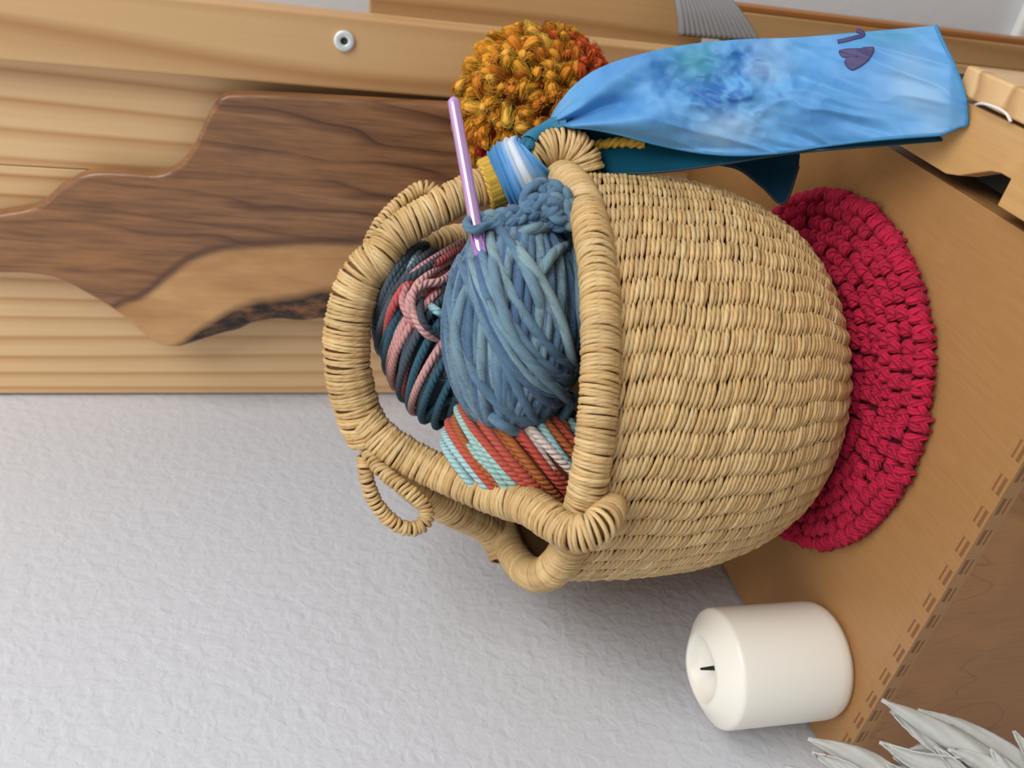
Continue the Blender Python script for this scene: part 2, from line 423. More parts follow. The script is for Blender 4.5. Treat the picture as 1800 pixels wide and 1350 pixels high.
# densify smoothly
pl2 = spline(np.array(pl), 260, closed=True); pl2[:, 2] = np.maximum(pl2[:, 2], .003)
for i in range(len(pl2)):
    pl2[i, 1] = b0[1]+pl2[i, 2]*math.tan(ang)
bo = prism('board', pl2, -bn*BTH, None or M['ply_edge'], T, .0028, 3)
t = NT('olive_wood'); o = t.obj(); s = t.n('SeparateXYZ', {0: o}); X, Z = s.outputs[0], s.outputs[2]
def fcurve(tt, f, pts):
    nd = tt.n('FloatCurve', {1: f}); cu = nd.mapping.curves[0]
    while len(cu.points) < len(pts): cu.points.new(.5, .5)
    for q, (a, b) in zip(cu.points, pts): q.location = (a, b); q.handle_type = 'AUTO'
    nd.mapping.update(); return nd.outputs[0]
zn = t.math('DIVIDE', Z, .6)
def curve_pts(img):
    q = [hit(x, y, bn, b0) for x, y in img]; return sorted([(float(v[2]/.6), float(v[0]/.4)) for v in q])
sapc = curve_pts([(150, 620), (205, 545), (250, 523), (290, 492), (363, 451), (467, 436), (622, 428), (900, 425)])
barkc = curve_pts([(150, 660), (300, 612), (363, 570), (430, 534), (518, 519), (575, 508), (700, 505), (900, 505)])
wob = t.math('MULTIPLY', t.math('SUBTRACT', t.noise(t.vmul(o, (1, 1, .5)), 45, 3), .5), .02)
xs = t.math('ADD', t.math('DIVIDE', X, .4), wob)
sap = t.ramp(t.math('ADD', t.math('MULTIPLY', t.math('SUBTRACT', fcurve(t, zn, sapc), xs), 40), .5), [(0, (0, 0, 0)), (1, (1, 1, 1))])
bark = t.ramp(t.math('ADD', t.math('MULTIPLY', t.math('SUBTRACT', fcurve(t, zn, barkc), xs), 50), .5), [(0, (0, 0, 0)), (1, (1, 1, 1))])
warp = t.noise(t.vmul(o, (1, 1, .28)), 9, 3, .55, .5)
ph = t.math('ADD', t.math('MULTIPLY', X, 52), t.math('MULTIPLY', warp, 5.5))
fr = t.math('FRACT', ph)
band = t.ramp(fr, [(0, lin(132, 94, 64)), (.3, lin(146, 104, 70)), (.66, lin(156, 112, 76)), (.88, lin(118, 82, 56)), (.95, lin(82, 54, 40)), (1, lin(128, 90, 60))])
fine = t.noise(t.vmul(o, (190, 190, 9)), 1, 4, .65)
top_warm = t.ramp(t.math('DIVIDE', Z, .55), [(.55, (0, 0, 0)), (.8, (1, 1, 1))])  # warmer golden-brown wood towards the handle
heart = t.mix(t.math('MULTIPLY', top_warm, .35), band, tuple(lin(164, 112, 66)))
heart = t.mix(t.ramp(fine, [(.35, (0, 0, 0)), (.7, (.6,)*3)]), heart, tuple(lin(84, 56, 40)))
fine2 = t.noise(t.vmul(o, (420, 420, 16)), 1, 3, .6); fig = t.noise(t.vmul(o, (1, 1, .25)), 28, 4, .6, .4)
sapcol = t.mix(t.ramp(fig, [(.35, (0, 0, 0)), (.7, (1, 1, 1))]), tuple(lin(214, 168, 112)), tuple(lin(168, 118, 70)))
sapcol = t.mix(t.math('MULTIPLY', fine2, .35), sapcol, tuple(lin(150, 100, 58)))
heart = t.mix(t.ramp(fig, [(.45, (0, 0, 0)), (.75, (.65,)*3)]), heart, tuple(lin(168, 116, 70)))
heart = t.mix(t.ramp(fine2, [(.45, (0, 0, 0)), (.8, (.55,)*3)]), heart, tuple(lin(76, 50, 36)))
barkcol = t.ramp(t.noise(t.vmul(o, (1, 1, .4)), 110, 4, .7), [(.38, lin(22, 14, 10)), (.52, lin(84, 56, 34)), (.68, lin(140, 96, 60))])
c = t.mix(sap, heart, sapcol)
sapline = t.ramp(t.math('ADD', t.math('MULTIPLY', t.math('SUBTRACT', fcurve(t, zn, sapc), xs), 22), .5), [(0, (0, 0, 0)), (.30, (.75,)*3), (.42, (.55,)*3), (.60, (0, 0, 0))])
c = t.mix(sapline, c, tuple(lin(74, 50, 38))); c = t.mix(bark, c, barkcol)
t.bump(t.math('ADD', fine, t.math('MULTIPLY', bark, t.noise(o, 200, 3))), .15, .001)
bo.data.materials[0] = t.out(c, .36)

# ------------------------------------------------------------------ candle
CC = (.0487, -.3545, 0)
T = thing('pillar_candle', 'ivory pillar candle with a burnt wick standing by the wall', 'candle')
rc = .0355; hc = .0840
prof = [(.0005, .0002), (rc-.006, .0002), (rc-.002, .0015), (rc-.0004, .005), (rc, .010), (rc, hc-.0125), (rc-.0004, hc-.0108), (rc-.0016, hc-.0095), (rc-.005, hc-.0068), (rc-.009, hc-.0036),
        (rc-.0125, hc-.0012), (rc-.0148, hc-.0002), (rc-.0164, hc-.0006), (rc-.0176, hc-.0026), (rc-.0188, hc-.0062), (.0125, hc-.0095), (.006, hc-.0108), (.0004, hc-.0110)]
def cw(r, z, th):
    k = np.clip((z-(hc-.012))/.012, 0, 1)
    return r*(1+.012*k*np.sin(2*th+.6)+.008*k*np.sin(3*th)), z-.0016*k*(.5+.5*np.cos(th-2.3))+.0005*k*np.sin(3*th+1)
t = NT('wax'); t.bump(t.noise(t.obj(), 60, 2), .08, .001)
M['wax'] = t.out(tuple(lin(243, 239, 228)), .38, Subsurface_Weight=.5, Subsurface_Radius=(.010, .009, .007), Subsurface_Scale=.6)
lathe('wax_body', prof, CC, M['wax'], T, 96, cw)
wp = np.array([[0, 0, hc-.012], [.0003, 0, hc-.008], [.0008, -.0003, hc-.004], [.0016, -.0008, hc-.0004]])+np.array(CC)
tmesh('wick', tubes(spline(wp, 12)[None], np.linspace(.0016, .0007, 12), sides=8), M['wick'], T)

# ------------------------------------------------------------------ crochet trivet
TC = np.array([.1912, -.2417]); TR = .1115
T = thing('crochet_trivet', 'round crimson crocheted trivet lying under the basket', 'trivet')
lathe('backing', [(.0005, .0008), (TR-.005, .0008), (TR-.003, .003), (TR-.0045, .0062), (TR-.008, .0072), (.0005, .0072)], (*TC, 0), plain('dark_crimson', (96, 6, 28), .95, 600), T, 80)
def lobes(c, side, out, up, L, rr, phi, n=7):
    pass
red = lin(208, 20, 68)
pitch = .0088; rounds = 11
for k in range(rounds):
    r = TR-.0028-pitch*k*.92
    if r < .02: break
    N = int(2*math.pi*r/.0093); P = []; cols = []; th0 = rng.uniform(0, 6)
    q = np.linspace(0, 1, 8)
    for j in range(N):
        a = th0+2*math.pi*j/N+rng.normal(0, .006*.1/r)
        er = np.array([math.cos(a), math.sin(a), 0]); et = np.array([-math.sin(a), math.cos(a), 0]); c = np.array([TC[0], TC[1], 0])
        z0 = .0072+rng.normal(0, .0004); jit = rng.normal(0, .0007, 3)
        for sgn in (-1, 1):                      # the two legs of the V
            rad = r-pitch*.62+pitch*1.02*q
            zz = z0+.0026*np.sin(np.pi*np.clip(q*1.06, 0, 1))-.0018*(1-q)**3
            if k == 0: zz = zz-.0052*np.clip(q-.55, 0, 1)/.45
            tt = sgn*(.0003+.0028*q**.8)
            P.append(c+er*rad[:, None]+et*tt[:, None]+np.array([0, 0, 1])*zz[:, None]+jit)
            cols.append(red*rng.uniform(.82, 1.15))
        tt = np.linspace(-.0042, .0042, 8)        # the bar over the top of the stitch
        zz = z0+.0022-.0024*(tt/.0042)**2
        if k == 0: zz = zz-.003
        P.append(c+er*(r+.0016+.0012*np.sin(q*6.28))[:, None]+et*tt[:, None]+np.array([0, 0, 1])*zz[:, None]+jit); cols.append(red*rng.uniform(.8, 1.1))
    P = np.array(P)
    tmesh('crochet_round', tubes(P, np.array([.0012, .0019, .0023, .0025, .0025, .0023, .0018, .0010])*.98, np.array(cols), 8), M['crochet'], T)
# edge round wrapping the side
N = int(2*math.pi*TR/.0078); P = []; cols = []
for j in range(N):
    a = 2*math.pi*j/N; er = np.array([math.cos(a), math.sin(a), 0]); et = np.array([-math.sin(a), math.cos(a), 0]); c = np.array([TC[0], TC[1], 0])
    q = np.linspace(0, 1, 7); R_ = TR-.0028+.0016*np.sin(np.pi*q)
    P.append(c+er*R_[:, None]+et*(-.003+.006*q)[:, None]+np.array([0, 0, 1])*(.0026+.0036*q+rng.normal(0, .0003))[:, None]); cols.append(red*rng.uniform(.8, 1.15))
tmesh('crochet_edge', tubes(np.array(P), .0023, np.array(cols), 7), M['crochet'], T)
def fibres(base, nrm, L, rad, col, seed=1):
    """short curved fuzz hairs"""
    r = np.random.default_rng(seed); n = len(base); d = norm(nrm+r.normal(0, .7, (n, 3))); cv = r.normal(0, .5, (n, 3))
    t_ = np.linspace(0, 1, 4)[None, :, None]; L = L*r.uniform(.4, 1.3, (n, 1, 1))
    return tubes(base[:, None]+d[:, None]*t_*L+cv[:, None]*t_**2*L, np.array([1, .9, .7, .3])*rad, col, 3)
n = 7000; a = rng.uniform(0, 6.283, n); r = TR*np.sqrt(rng.uniform(.25, 1.02, n))
base = np.stack([TC[0]+r*np.cos(a), TC[1]+r*np.sin(a), np.where(r > TR-.003, .005, .0095)], 1); nr = np.stack([np.cos(a)*(r > TR-.004)*1.0, np.sin(a)*(r > TR-.004)*1.0, np.ones(n)*.7], 1)
fz = tmesh('fuzz', fibres(base, nr, .0032, .00007, np.tile(red, (n, 1)), 3), M['crochet'], T); fz['kind'] = 'stuff'

# ------------------------------------------------------------------ basket
BC = np.array([.174, -.225]); BZ = .0112
SC1, SC2, SC3, SC4 = lin(218, 186, 130), lin(200, 162, 106), lin(230, 204, 152), lin(182, 142, 88)
def straw_cols(n, r=rng):
    w_ = r.dirichlet([1.6, 1.3, .8, .5], n); return w_@np.stack([SC1, SC2, SC3, SC4])*r.uniform(.9, 1.08, (n, 1))
BASKET = thing('woven_basket', 'round straw basket with wrapped arched handle holding the yarn balls', 'basket')
zk = [BZ+.0005, .0150, .0225, .034, .048, .066, .088, .115, .145, .176]
rk = [.070, .0800, .0905, .1005, .1080, .1145, .1192, .1215, .1216, .1200]
prf = spline(np.stack([rk, zk], 1), 400)
L = np.r_[0, np.cumsum(np.linalg.norm(np.diff(prf, axis=0), axis=1))]
body = mesh('body', *(lambda th, pr: (np.stack([BC[0]+pr[:, 0][:, None]*np.cos(th), BC[1]+pr[:, 0][:, None]*np.sin(th), pr[:, 1][:, None]*np.ones_like(th)], -1).reshape(-1, 3),
        (lambda i: np.stack([i[:-1], np.roll(i[:-1], -1, 1), np.roll(i[1:], -1, 1), i[1:]], -1).reshape(-1, 4))(np.arange(len(pr)*len(th)).reshape(-1, len(th)))))(np.linspace(0, 2*np.pi, 128, endpoint=False), np.concatenate([[[.0005, BZ+.0006]], prf[::10]-np.array([.0016, 0]), [[.117, .176]]])), M['straw_core'], BASKET)
NC = 60; ROW = .00262
rows = int(L[-1]/ROW)
q = np.linspace(-1, 1, 9)
for k in range(rows):
    s = (k+.5)*ROW; r0 = np.interp(s, L, prf[:, 0]); z0 = np.interp(s, L, prf[:, 1])
    ds = .001; tr = (np.interp(s+ds, L, prf[:, 0])-np.interp(s-ds, L, prf[:, 0])); tz = (np.interp(s+ds, L, prf[:, 1])-np.interp(s-ds, L, prf[:, 1])); ln = math.hypot(tr, tz); tr /= ln; tz /= ln
    wcol = 2*math.pi*r0/NC
    ph = 2*math.pi/NC*(np.arange(NC)+.10*math.sin(k*.35)+rng.normal(0, .03, NC))
    hl = .80*wcol*rng.uniform(.95, 1.06, NC)
    sl = .0021*rng.uniform(.8, 1.2, NC)
    off = rng.normal(0, .00020, NC)+(np.arange(NC) % 2-.5)*ROW*.5
    tq = hl[:, None]*q
    vert = -sl[:, None]*np.sin(q*1.5)+off[:, None]
    blg = .0002+rng.uniform(.0015, .0023, NC)[:, None]*np.cos(q*math.pi/2)-.0007*np.abs(q)**2
    aa = ph[:, None]+tq/r0
    rr = r0+blg*tz+vert*tr; zz = z0-blg*tr+vert*tz
    P = np.stack([BC[0]+rr*np.cos(aa), BC[1]+rr*np.sin(aa), zz], -1)
    ref = np.stack([np.cos(aa)*tz, np.sin(aa)*tz, -tr*np.ones_like(aa)], -1)
    wid = rng.uniform(.00125, .00160, NC)[:, None]*np.array([.10, .45, .78, 1, 1.06, 1, .78, .45, .10])
    cols = straw_cols(NC)*(1.0+.06*math.sin(k*.9))
    tmesh('weft_row', tubes(P, wid, cols, 6, ref=ref, flat=.72), M['straw'], body)

def wrapped(name, path, rad, parent, pitch=.0020, srad=.00135, tilt=.34, seg=26, closed=False, seed=1, core=True, colmul=1.0):
    """a bundle bound round and round with twisted straw: one ring of strand after another"""
    r = np.random.default_rng(seed)
    p = np.asarray(path, float)
    if closed: p = np.concatenate([p, p[:1]])
    Ls = np.r_[0, np.cumsum(np.linalg.norm(np.diff(p, axis=0), axis=1))]
    n = max(3, int(Ls[-1]/pitch)); s = (np.arange(n)+.5)*Ls[-1]/n
    radf = np.interp(s, Ls, np.broadcast_to(rad, (len(p),)))
    c = np.stack([np.interp(s, Ls, p[:, k]) for k in range(3)], 1)
    tan = norm(np.stack([np.interp(s+.003, Ls, p[:, k])-np.interp(s-.003, Ls, p[:, k]) for k in range(3)], 1))
    u = norm(np.cross(tan, np.tile(CF+.001, (n, 1)))); v = np.cross(tan, u)
    th = np.linspace(0, 2*np.pi, seg, endpoint=False)
    R_ = (radf*r.uniform(.965, 1.03, n)-srad*.6)[:, None]
    tl = tilt+r.normal(0, .05, n); psi = r.uniform(-.5, .5, n)+.4
    adv = (pitch*.9*np.sin(th[None]+psi[:, None])*(tl[:, None]/.25))
    P = c[:, None]+u[:, None]*(R_*np.cos(th))[..., None]+v[:, None]*(R_*np.sin(th))[..., None]+tan[:, None]*adv[..., None]
    ref = norm(u[:, None]*np.cos(th)[None, :, None]+v[:, None]*np.sin(th)[None, :, None])
    o = tmesh(name, tubes(P, srad*r.uniform(.85, 1.12, (n, 1))*np.ones(seg), straw_cols(n, r)*colmul*(1+.07*np.sin(np.arange(n)*.31+seed))[:, None], 6, True, ref), M['straw'], parent)
    if core:
        tmesh('core', tubes(p[None, ::2] if len(p) > 40 else p[None], np.interp(np.linspace(0, 1, len(p[::2]) if len(p) > 40 else len(p)), np.linspace(0, 1, len(p)), np.broadcast_to(rad, (len(p),))-.0022)[None], None, 12), M['straw_core'], o)
    return o
# rim: thick wrapped hoop, a little higher on the side by the wall
RZ = .1770; RR = .1195; RT = .0096
HV = norm(np.array([-math.sin(YAW), math.cos(YAW), 0.])); HR = np.array([math.cos(YAW), math.sin(YAW), 0.])
B3 = np.array([BC[0], BC[1], 0.])
th = np.linspace(0, 2*np.pi, 160, endpoint=False)
rimp = B3+HR*(RR*np.cos(th))[:, None]+HV*(RR*np.sin(th))[:, None]+np.array([0, 0, 1.])*(RZ-.005*np.cos(th)+.001*np.sin(3*th))[:, None]
wrapped('rim', rimp, RT, BASKET, closed=True, seed=3, tilt=.3)
def hp(x, y, f):
    """image position on the upright plane through the basket axis, f metres nearer to the viewer"""
    return hit(x, y, HV, B3-HV*f)
# grip and the four legs of the handle
grip = spline([hp(x, y, 0) for x, y in ((672, 452), (640, 482), (617, 540), (609, 605), (614, 665), (630, 725), (652, 772))], 60)
wrapped('handle_grip', grip, np.r_[np.linspace(.0128, .0135, 30), np.linspace(.0135, .0132, 30)], BASKET, seed=5, tilt=.45)
fl = spline([hp(x, y, f) for x, y, f in ((640, 740, .004), (680, 778, .010), (735, 812, .018), (800, 842, .032), (870, 870, .052), (930, 890, .076), (970, 916, .094), (1003, 936, .108), (1034, 934, .115), (1058, 918, .117), (1070, 896, .108), (1068, 874, .092))], 120)
wrapped('handle_leg', fl, np.r_[np.full(60, .0105), np.linspace(.0105, .0078, 60)], BASKET, seed=6)
fr = spline([hp(x, y, f) for x, y, f in ((660, 470, .002), (695, 415, .006), (750, 378, .012), (815, 342, .018), (875, 316, .023), (930, 288, .030), (955, 266, .034), (988, 256, .037), (1018, 270, .038), (1030, 300, .038))], 110)
wrapped('handle_leg', fr, np.full(110, .0105), BASKET, seed=7)
bl = spline([hp(x, y, f) for x, y, f in ((640, 735, -.004), (690, 812, -.014), (745, 866, -.024), (800, 898, -.034), (842, 918, -.046), (868, 938, -.052), (882, 962, -.050), (888, 985, -.045))], 80)
wrapped('handle_leg', bl, np.full(80, .0105), BASKET, seed=8)
br = spline([hp(x, y, f) for x, y, f in ((650, 500, -.008), (690, 462, -.020), (740, 438, -.030), (800, 424, -.042), (860, 420, -.055), (930, 405, -.072))], 80)
wrapped('handle_leg', br, np.full(80, .0105), BASKET, seed=9)
lp = spline([hp(x, y, f) for x, y, f in ((640, 800, .004), (644, 838, .008), (658, 880, .010), (688, 916, .012), (722, 930, .014), (747, 918, .016), (748, 893, .018), (722, 866, .020), (690, 843, .018), (660, 815, .012), (645, 790, .006))], 90)
wrapped('handle_loop', lp, np.full(90, .0042), BASKET, .0026, .0014, .15, 16, seed=10)
lp = spline([hp(x, y, f) for x, y, f in ((648, 432, .0), (668, 395, .002), (700, 360, .004), (730, 336, .006), (752, 330, .008), (766, 342, .010), (756, 360, .012), (730, 380, .014))], 70)
wrapped('handle_loop', lp, np.full(70, .0042), BASKET, .0026, .0014, .15, 16, seed=11)
# the binding where leg meets rim on the wall side
il = spline([hp(x, y, f) for x, y, f in ((985, 852, .040), (965, 868, .046), (955, 890, .050))], 20)
wrapped('rim_binding', il, np.full(20, .0085), BASKET, seed=12, core=False)

# ------------------------------------------------------------------ yarn balls
class Ell:
    def __init__(s, c, axes, half): s.c = np.asarray(c); s.A = np.stack([norm(np.asarray(a, float)) for a in axes]); s.h = np.asarray(half)
    def world(s, q): return s.c+(q*s.h)@s.A
    def nrm(s, q): return norm((q/s.h)@s.A)
    def hit(s, x, y, k=1.):
        o = (s.A@(CAM-s.c))/(s.h*k); d = (s.A@ray(x, y))/(s.h*k)
        a, b, c = d@d, 2*o@d, o@o-1; D = b*b-4*a*c
        t_ = (-b-math.sqrt(max(D, 0)))/(2*a); return CAM+ray(x, y)*t_
def img_axes(deg):
    """axes in the picture plane turned by deg: first along picture right (world down), second picture up, third to viewer"""
    a = math.radians(deg); ex, ey = -CU, CR
    return [ex*math.cos(a)-ey*math.sin(a), ex*math.sin(a)+ey*math.cos(a), -CF]
def circ(n0, d, N=72):
    n0 = norm(np.asarray(n0, float)); a = norm(np.cross(n0, [.31, .52, .79])); b = np.cross(n0, a); t_ = np.linspace(0, 2*np.pi, N, endpoint=False)
    return n0*d+math.sqrt(max(0.001, 1-d*d))*(a*np.cos(t_)[:, None]+b*np.sin(t_)[:, None])
def pix(px, depth): return px*depth/FPX

# blue wool ball
D0 = .470
T = thing('blue_yarn_ball', 'plump dusty-blue wool yarn ball on top of the basket', 'yarn ball')
E1 = Ell(at(903, 572, D0), img_axes(4), (pix(120, D0), pix(187, D0), .046))
def lat(E, n=24, k=.94):
    ph = np.linspace(0, np.pi, n); th_ = np.linspace(0, 2*np.pi, 40, endpoint=False)
    q = np.stack([np.sin(ph)[:, None]*np.cos(th_), np.sin(ph)[:, None]*np.sin(th_), np.cos(ph)[:, None]*np.ones(40)], -1)*k
    V = E.world(q).reshape(-1, 3); i = np.arange(n*40).reshape(n, 40)
    return V, np.stack([i[:-1], np.roll(i[:-1], -1, 1), np.roll(i[1:], -1, 1), i[1:]], -1).reshape(-1, 4)
V, F = lat(E1); mesh('ball_core', V, F, M['wool_core'], T)
bl_a, bl_b, bl_c = lin(98, 134, 162), lin(74, 104, 142), lin(138, 166, 176)
def bluecol(P, r, seed):
    t_ = vnoise(P, 22, seed, 2)[..., None]; base = np.where(t_ > 0, bl_a+(bl_c-bl_a)*np.clip(t_*1.6, 0, 1), bl_a+(bl_b-bl_a)*np.clip(-t_*2.2, 0, 1))
    return base*r.uniform(.88, 1.1)
SR = .0029
P, cols = [], []
for lay, (cnt, k0) in enumerate(((46, .945), (30, .992))):
    for i in range(cnt):
        a = math.pi*i/cnt+rng.normal(0, .05)
        tiltv = rng.normal(0, .10) if lay == 0 else rng.normal(.05, .05)
        nn = np.array([math.cos(a), tiltv, math.sin(a)]); q = circ(nn, rng.normal(0, .07))
        rr = k0+.006*np.sin(np.linspace(0, 2*np.pi, 72, endpoint=False)*3+rng.uniform(0, 6))+rng.normal(0, .006)
        p = E1.world(q*rr[:, None]); P.append(p); cols.append(bluecol(p, rng, 5+i % 7))
tmesh('winding', tubes(np.array(P), SR*1.0, np.array(cols), 8, True), M['wool'], T)
P, cols = [], []
for i in range(9):                              # the crossing layer seen at the upper right of the ball
    nn = np.array([.55+rng.normal(0, .06), .62+rng.normal(0, .08), .25+rng.normal(0, .25)]); q = circ(nn, rng.uniform(-.25, .45)); p = E1.world(q*1.02); P.append(p); cols.append(bluecol(p, rng, i)*1.05)
tmesh('crossing_winding', tubes(np.array(P), SR, np.array(cols), 8, True), M['wool'], T)
for pts, tint in (([(872, 402), (868, 470), (880, 530), (905, 600), (945, 650), (985, 690), (1005, 705)], .25), ([(880, 398), (920, 450), (955, 500), (985, 560), (1003, 620), (1012, 660)], .8),
                  ([(1008, 690), (995, 725), (965, 752), (925, 763), (880, 745), (850, 715)], .1), ([(1000, 430), (975, 445), (950, 478), (925, 510)], .5), ([(985, 395), (1005, 430), (1015, 480), (1019, 560), (1017, 650)], .4),
                  ([(905, 440), (925, 475), (945, 520), (958, 560)], .3), ([(900, 420), (940, 402), (985, 405), (1008, 440)], .45), ([(838, 480), (812, 530), (802, 590), (815, 650), (850, 710)], .35)):
    m_ = len(pts)-1; q = np.array([E1.hit(x, y, 1.075-.17*(abs(2*i_/m_-1)**8)) for i_, (x, y) in enumerate(pts)]); q = spline(q, 50)
    tmesh('loose_strand', tubes(q[None], SR*1.02, (bl_a*(1-tint)+lin(150, 178, 182)*tint)[None], 8), M['wool'], T)
n = 2200; q = norm(rng.normal(0, 1, (n, 3))); fz = tmesh('fuzz', fibres(E1.world(q*1.02), E1.nrm(q), .006, .00009, np.tile(bl_c*.9, (n, 1)), 4), M['wool'], T); fz['kind'] = 'stuff'
# crocheted start hanging from the ball: rows of thick interlocked loops
def loops(path, d, size, r, seed):
    g = np.random.default_rng(seed); P = []
    p = spline([at(x, y, d_) for x, y, d_ in path], max(4, int(len(path)*2.4)))
    tt = norm(np.gradient(p, axis=0))
    for i in range(len(p)):
        a = tt[i]; b = norm(np.cross(a, -CF)); nrm_ = norm(np.cross(a, b)); u = np.linspace(0, 2*np.pi, 22, endpoint=False); s_ = 1 if i % 2 else -1
        P.append(p[i]+a*(size*1.15*np.cos(u))[:, None]+b*(size*.62*np.sin(u)*(1+.3*np.cos(u))+s_*.0012)[:, None]-CF*(.0022*np.sin(2*u)*s_+.0016)[:, None]+g.normal(0, .0005, 3))
    return tubes(np.array(P), r, np.array([bluecol(x, g, i) for i, x in enumerate(P)]), 8, True)
sw = tmesh('crocheted_start', [loops([(838, 396, .452), (862, 390, .449), (890, 384, .447), (918, 376, .446), (945, 362, .446)], 0, .0042, .0024, 1),
    loops([(900, 396, .452), (930, 390, .45), (960, 384, .449), (990, 392, .449)], 0, .0045, .0025, 2),
    loops([(935, 352, .447), (950, 335, .447), (972, 342, .447), (990, 360, .447), (1004, 382, .448)], 0, .0050, .0026, 3),
    loops([(950, 365, .445), (970, 362, .444), (985, 378, .445)], 0, .0048, .0026, 4)], M['wool'], T)
q = np.array([at(x, y, d) for x, y, d in ((842, 380, .452), (828, 383, .447), (820, 393, .439), (826, 403, .434), (840, 403, .435), (856, 397, .442), (900, 396, .448), (960, 396, .452))])
tmesh('hook_loop', tubes(spline(q, 40)[None], .0024, bl_a[None], 8), M['wool'], T)

def striped(name, label, E, normal, palette, seq_len, srad, seed, spread=.16, groups=None, offs=(-.97, .97), layers=2, core=(40, 60, 70)):
    r = np.random.default_rng(seed); T = thing(name, label, 'yarn ball')
    V, F = lat(E, k=.92); mesh('ball_core', V, F, plain(name+'_core', core, .95), T)
    nrm_ = norm(np.asarray(normal, float)); step = 2*srad/min(E.h)
    P, cols = [], []
    for lay in range(layers):
        d = offs[0]; k = 0; ci = 0
        while d < offs[1]:
            nn = nrm_+r.normal(0, spread*(.35 if lay else 1), 3)*np.array([1, 1, .6]); q = circ(nn, np.clip(d+r.normal(0, .02), -.985, .985), 64)
            p = E.world(q*(.945+.05*lay+r.normal(0, .006))); P.append(p)
            run = (np.arange(64)+r.integers(0, 64))//seq_len
            ci = k % len(palette) if r.random() < .8 else ci
            c = np.tile(palette[ci], (64, 1)); cols.append(c*r.uniform(.9, 1.08)); k += 1
            d += step*r.uniform(.78, 1.0)*(1 if abs(d) < .85 else .35)
    C_ = np.array(cols)
    tmesh('winding', tubes(np.array(P), srad, C_, 8, True), M['cotton'], T)
    return T
D1 = .535
E2 = Ell(at(752, 588, D1), img_axes(-14), (pix(88, D1), pix(168, D1), .05))
teal = [lin(*c) for c in ((44, 96, 118), (224, 164, 160), (40, 88, 110), (206, 92, 88), (222, 158, 156), (74, 88, 100), (168, 216, 224), (40, 90, 112), (220, 156, 152), (200, 86, 84), (66, 82, 94), (44, 98, 118), (226, 168, 164))]
TB = striped('teal_yarn_ball', 'oval cotton yarn ball striped teal, pink and coral behind the blue ball', E2, (.50, -.86, .12), teal, 64, .0024, 21)
for pts, c in (([(815, 425), (775, 448), (735, 475), (715, 500), (708, 530), (722, 560), (742, 580)], (214, 150, 150)), ([(820, 440), (790, 458), (752, 482), (728, 510), (725, 545), (748, 585), (780, 598)], (226, 168, 162)),
               ([(820, 455), (780, 492), (745, 500), (722, 520), (720, 550), (735, 575)], (224, 164, 160)), ([(818, 432), (770, 462), (722, 492), (690, 540), (678, 590)], (202, 86, 84)),
               ([(742, 520), (738, 550), (752, 580), (780, 600)], (66, 74, 82)), ([(752, 535), (770, 548), (790, 560)], (160, 212, 224)), ([(800, 430), (752, 470), (705, 500), (678, 540)], (60, 70, 80))):
    m_ = len(pts)-1; q = spline(np.array([E2.hit(x, y, 1.10+.01*math.sin(j_*2.)-.20*abs(2*j_/m_-1)**10) for j_, (x, y) in enumerate(pts)]), 44)
    tmesh('loose_strand', tubes(q[None], .0025, lin(*c)[None], 8), M['cotton'], TB)
D2 = .492
E3 = Ell(at(925, 800, D2), img_axes(20), (pix(150, D2), pix(105, D2), .045))
ora = [lin(*c) for c in ((186, 104, 42), (202, 76, 56), (228, 210, 200), (176, 216, 218), (190, 100, 40), (200, 82, 58), (168, 208, 200), (184, 100, 44), (206, 86, 66), (190, 106, 44))]
OB = striped('orange_yarn_ball', 'cotton yarn ball striped orange, coral and pale aqua at the basket rim', E3, (.62, .78, .05), ora, 64, .0025, 33, core=(120, 60, 30))

# ------------------------------------------------------------------ crochet hook
T = thing('crochet_hook', 'lilac aluminium crochet hook lying across the handle into the blue ball', 'crochet hook')
h0, h1 = at(796, 172, .462), at(846, 452, .4395)
s = np.linspace(0, 1, 40); P = h0+(h1-h0)*s[:, None]
t = NT('lilac_metal'); M['lilac'] = t.out(tuple(lin(206, 164, 218)), .24, Metallic=.55)
rad = np.where(s < .02, .0014+s/.02*.0020, .0034)
rad = np.where(s > .80, .0034+.0008*np.sin((s-.8)/.2*math.pi), rad)
V, F, U, C_ = tubes(P[None], rad[None], None, 20)
ho = mesh('shaft', V, F, M['lilac'], T, U)
mesh('end_cap', np.concatenate([V[:20], [h0-norm(h1-h0)*.0006]]), [[i, (i+1) % 20, 20] for i in range(20)], M['lilac'], T)
tr_ = norm(np.cross(h1-h0, CF)); fa = h0+(h1-h0)*.83; fb = h0+(h1-h0)*1.0
pad = [fa-CF*.0037, fa+(h1-h0)*.03-tr_*.003-CF*.0037, fb-tr_*.0034-CF*.0037, fb+tr_*.0034-CF*.0037, fa+(h1-h0)*.03+tr_*.003-CF*.0037]
prism('thumb_rest', pad, CF*.0012, plain('purple_metal', (138, 98, 160), .3, Metallic=.8), T, .0004)

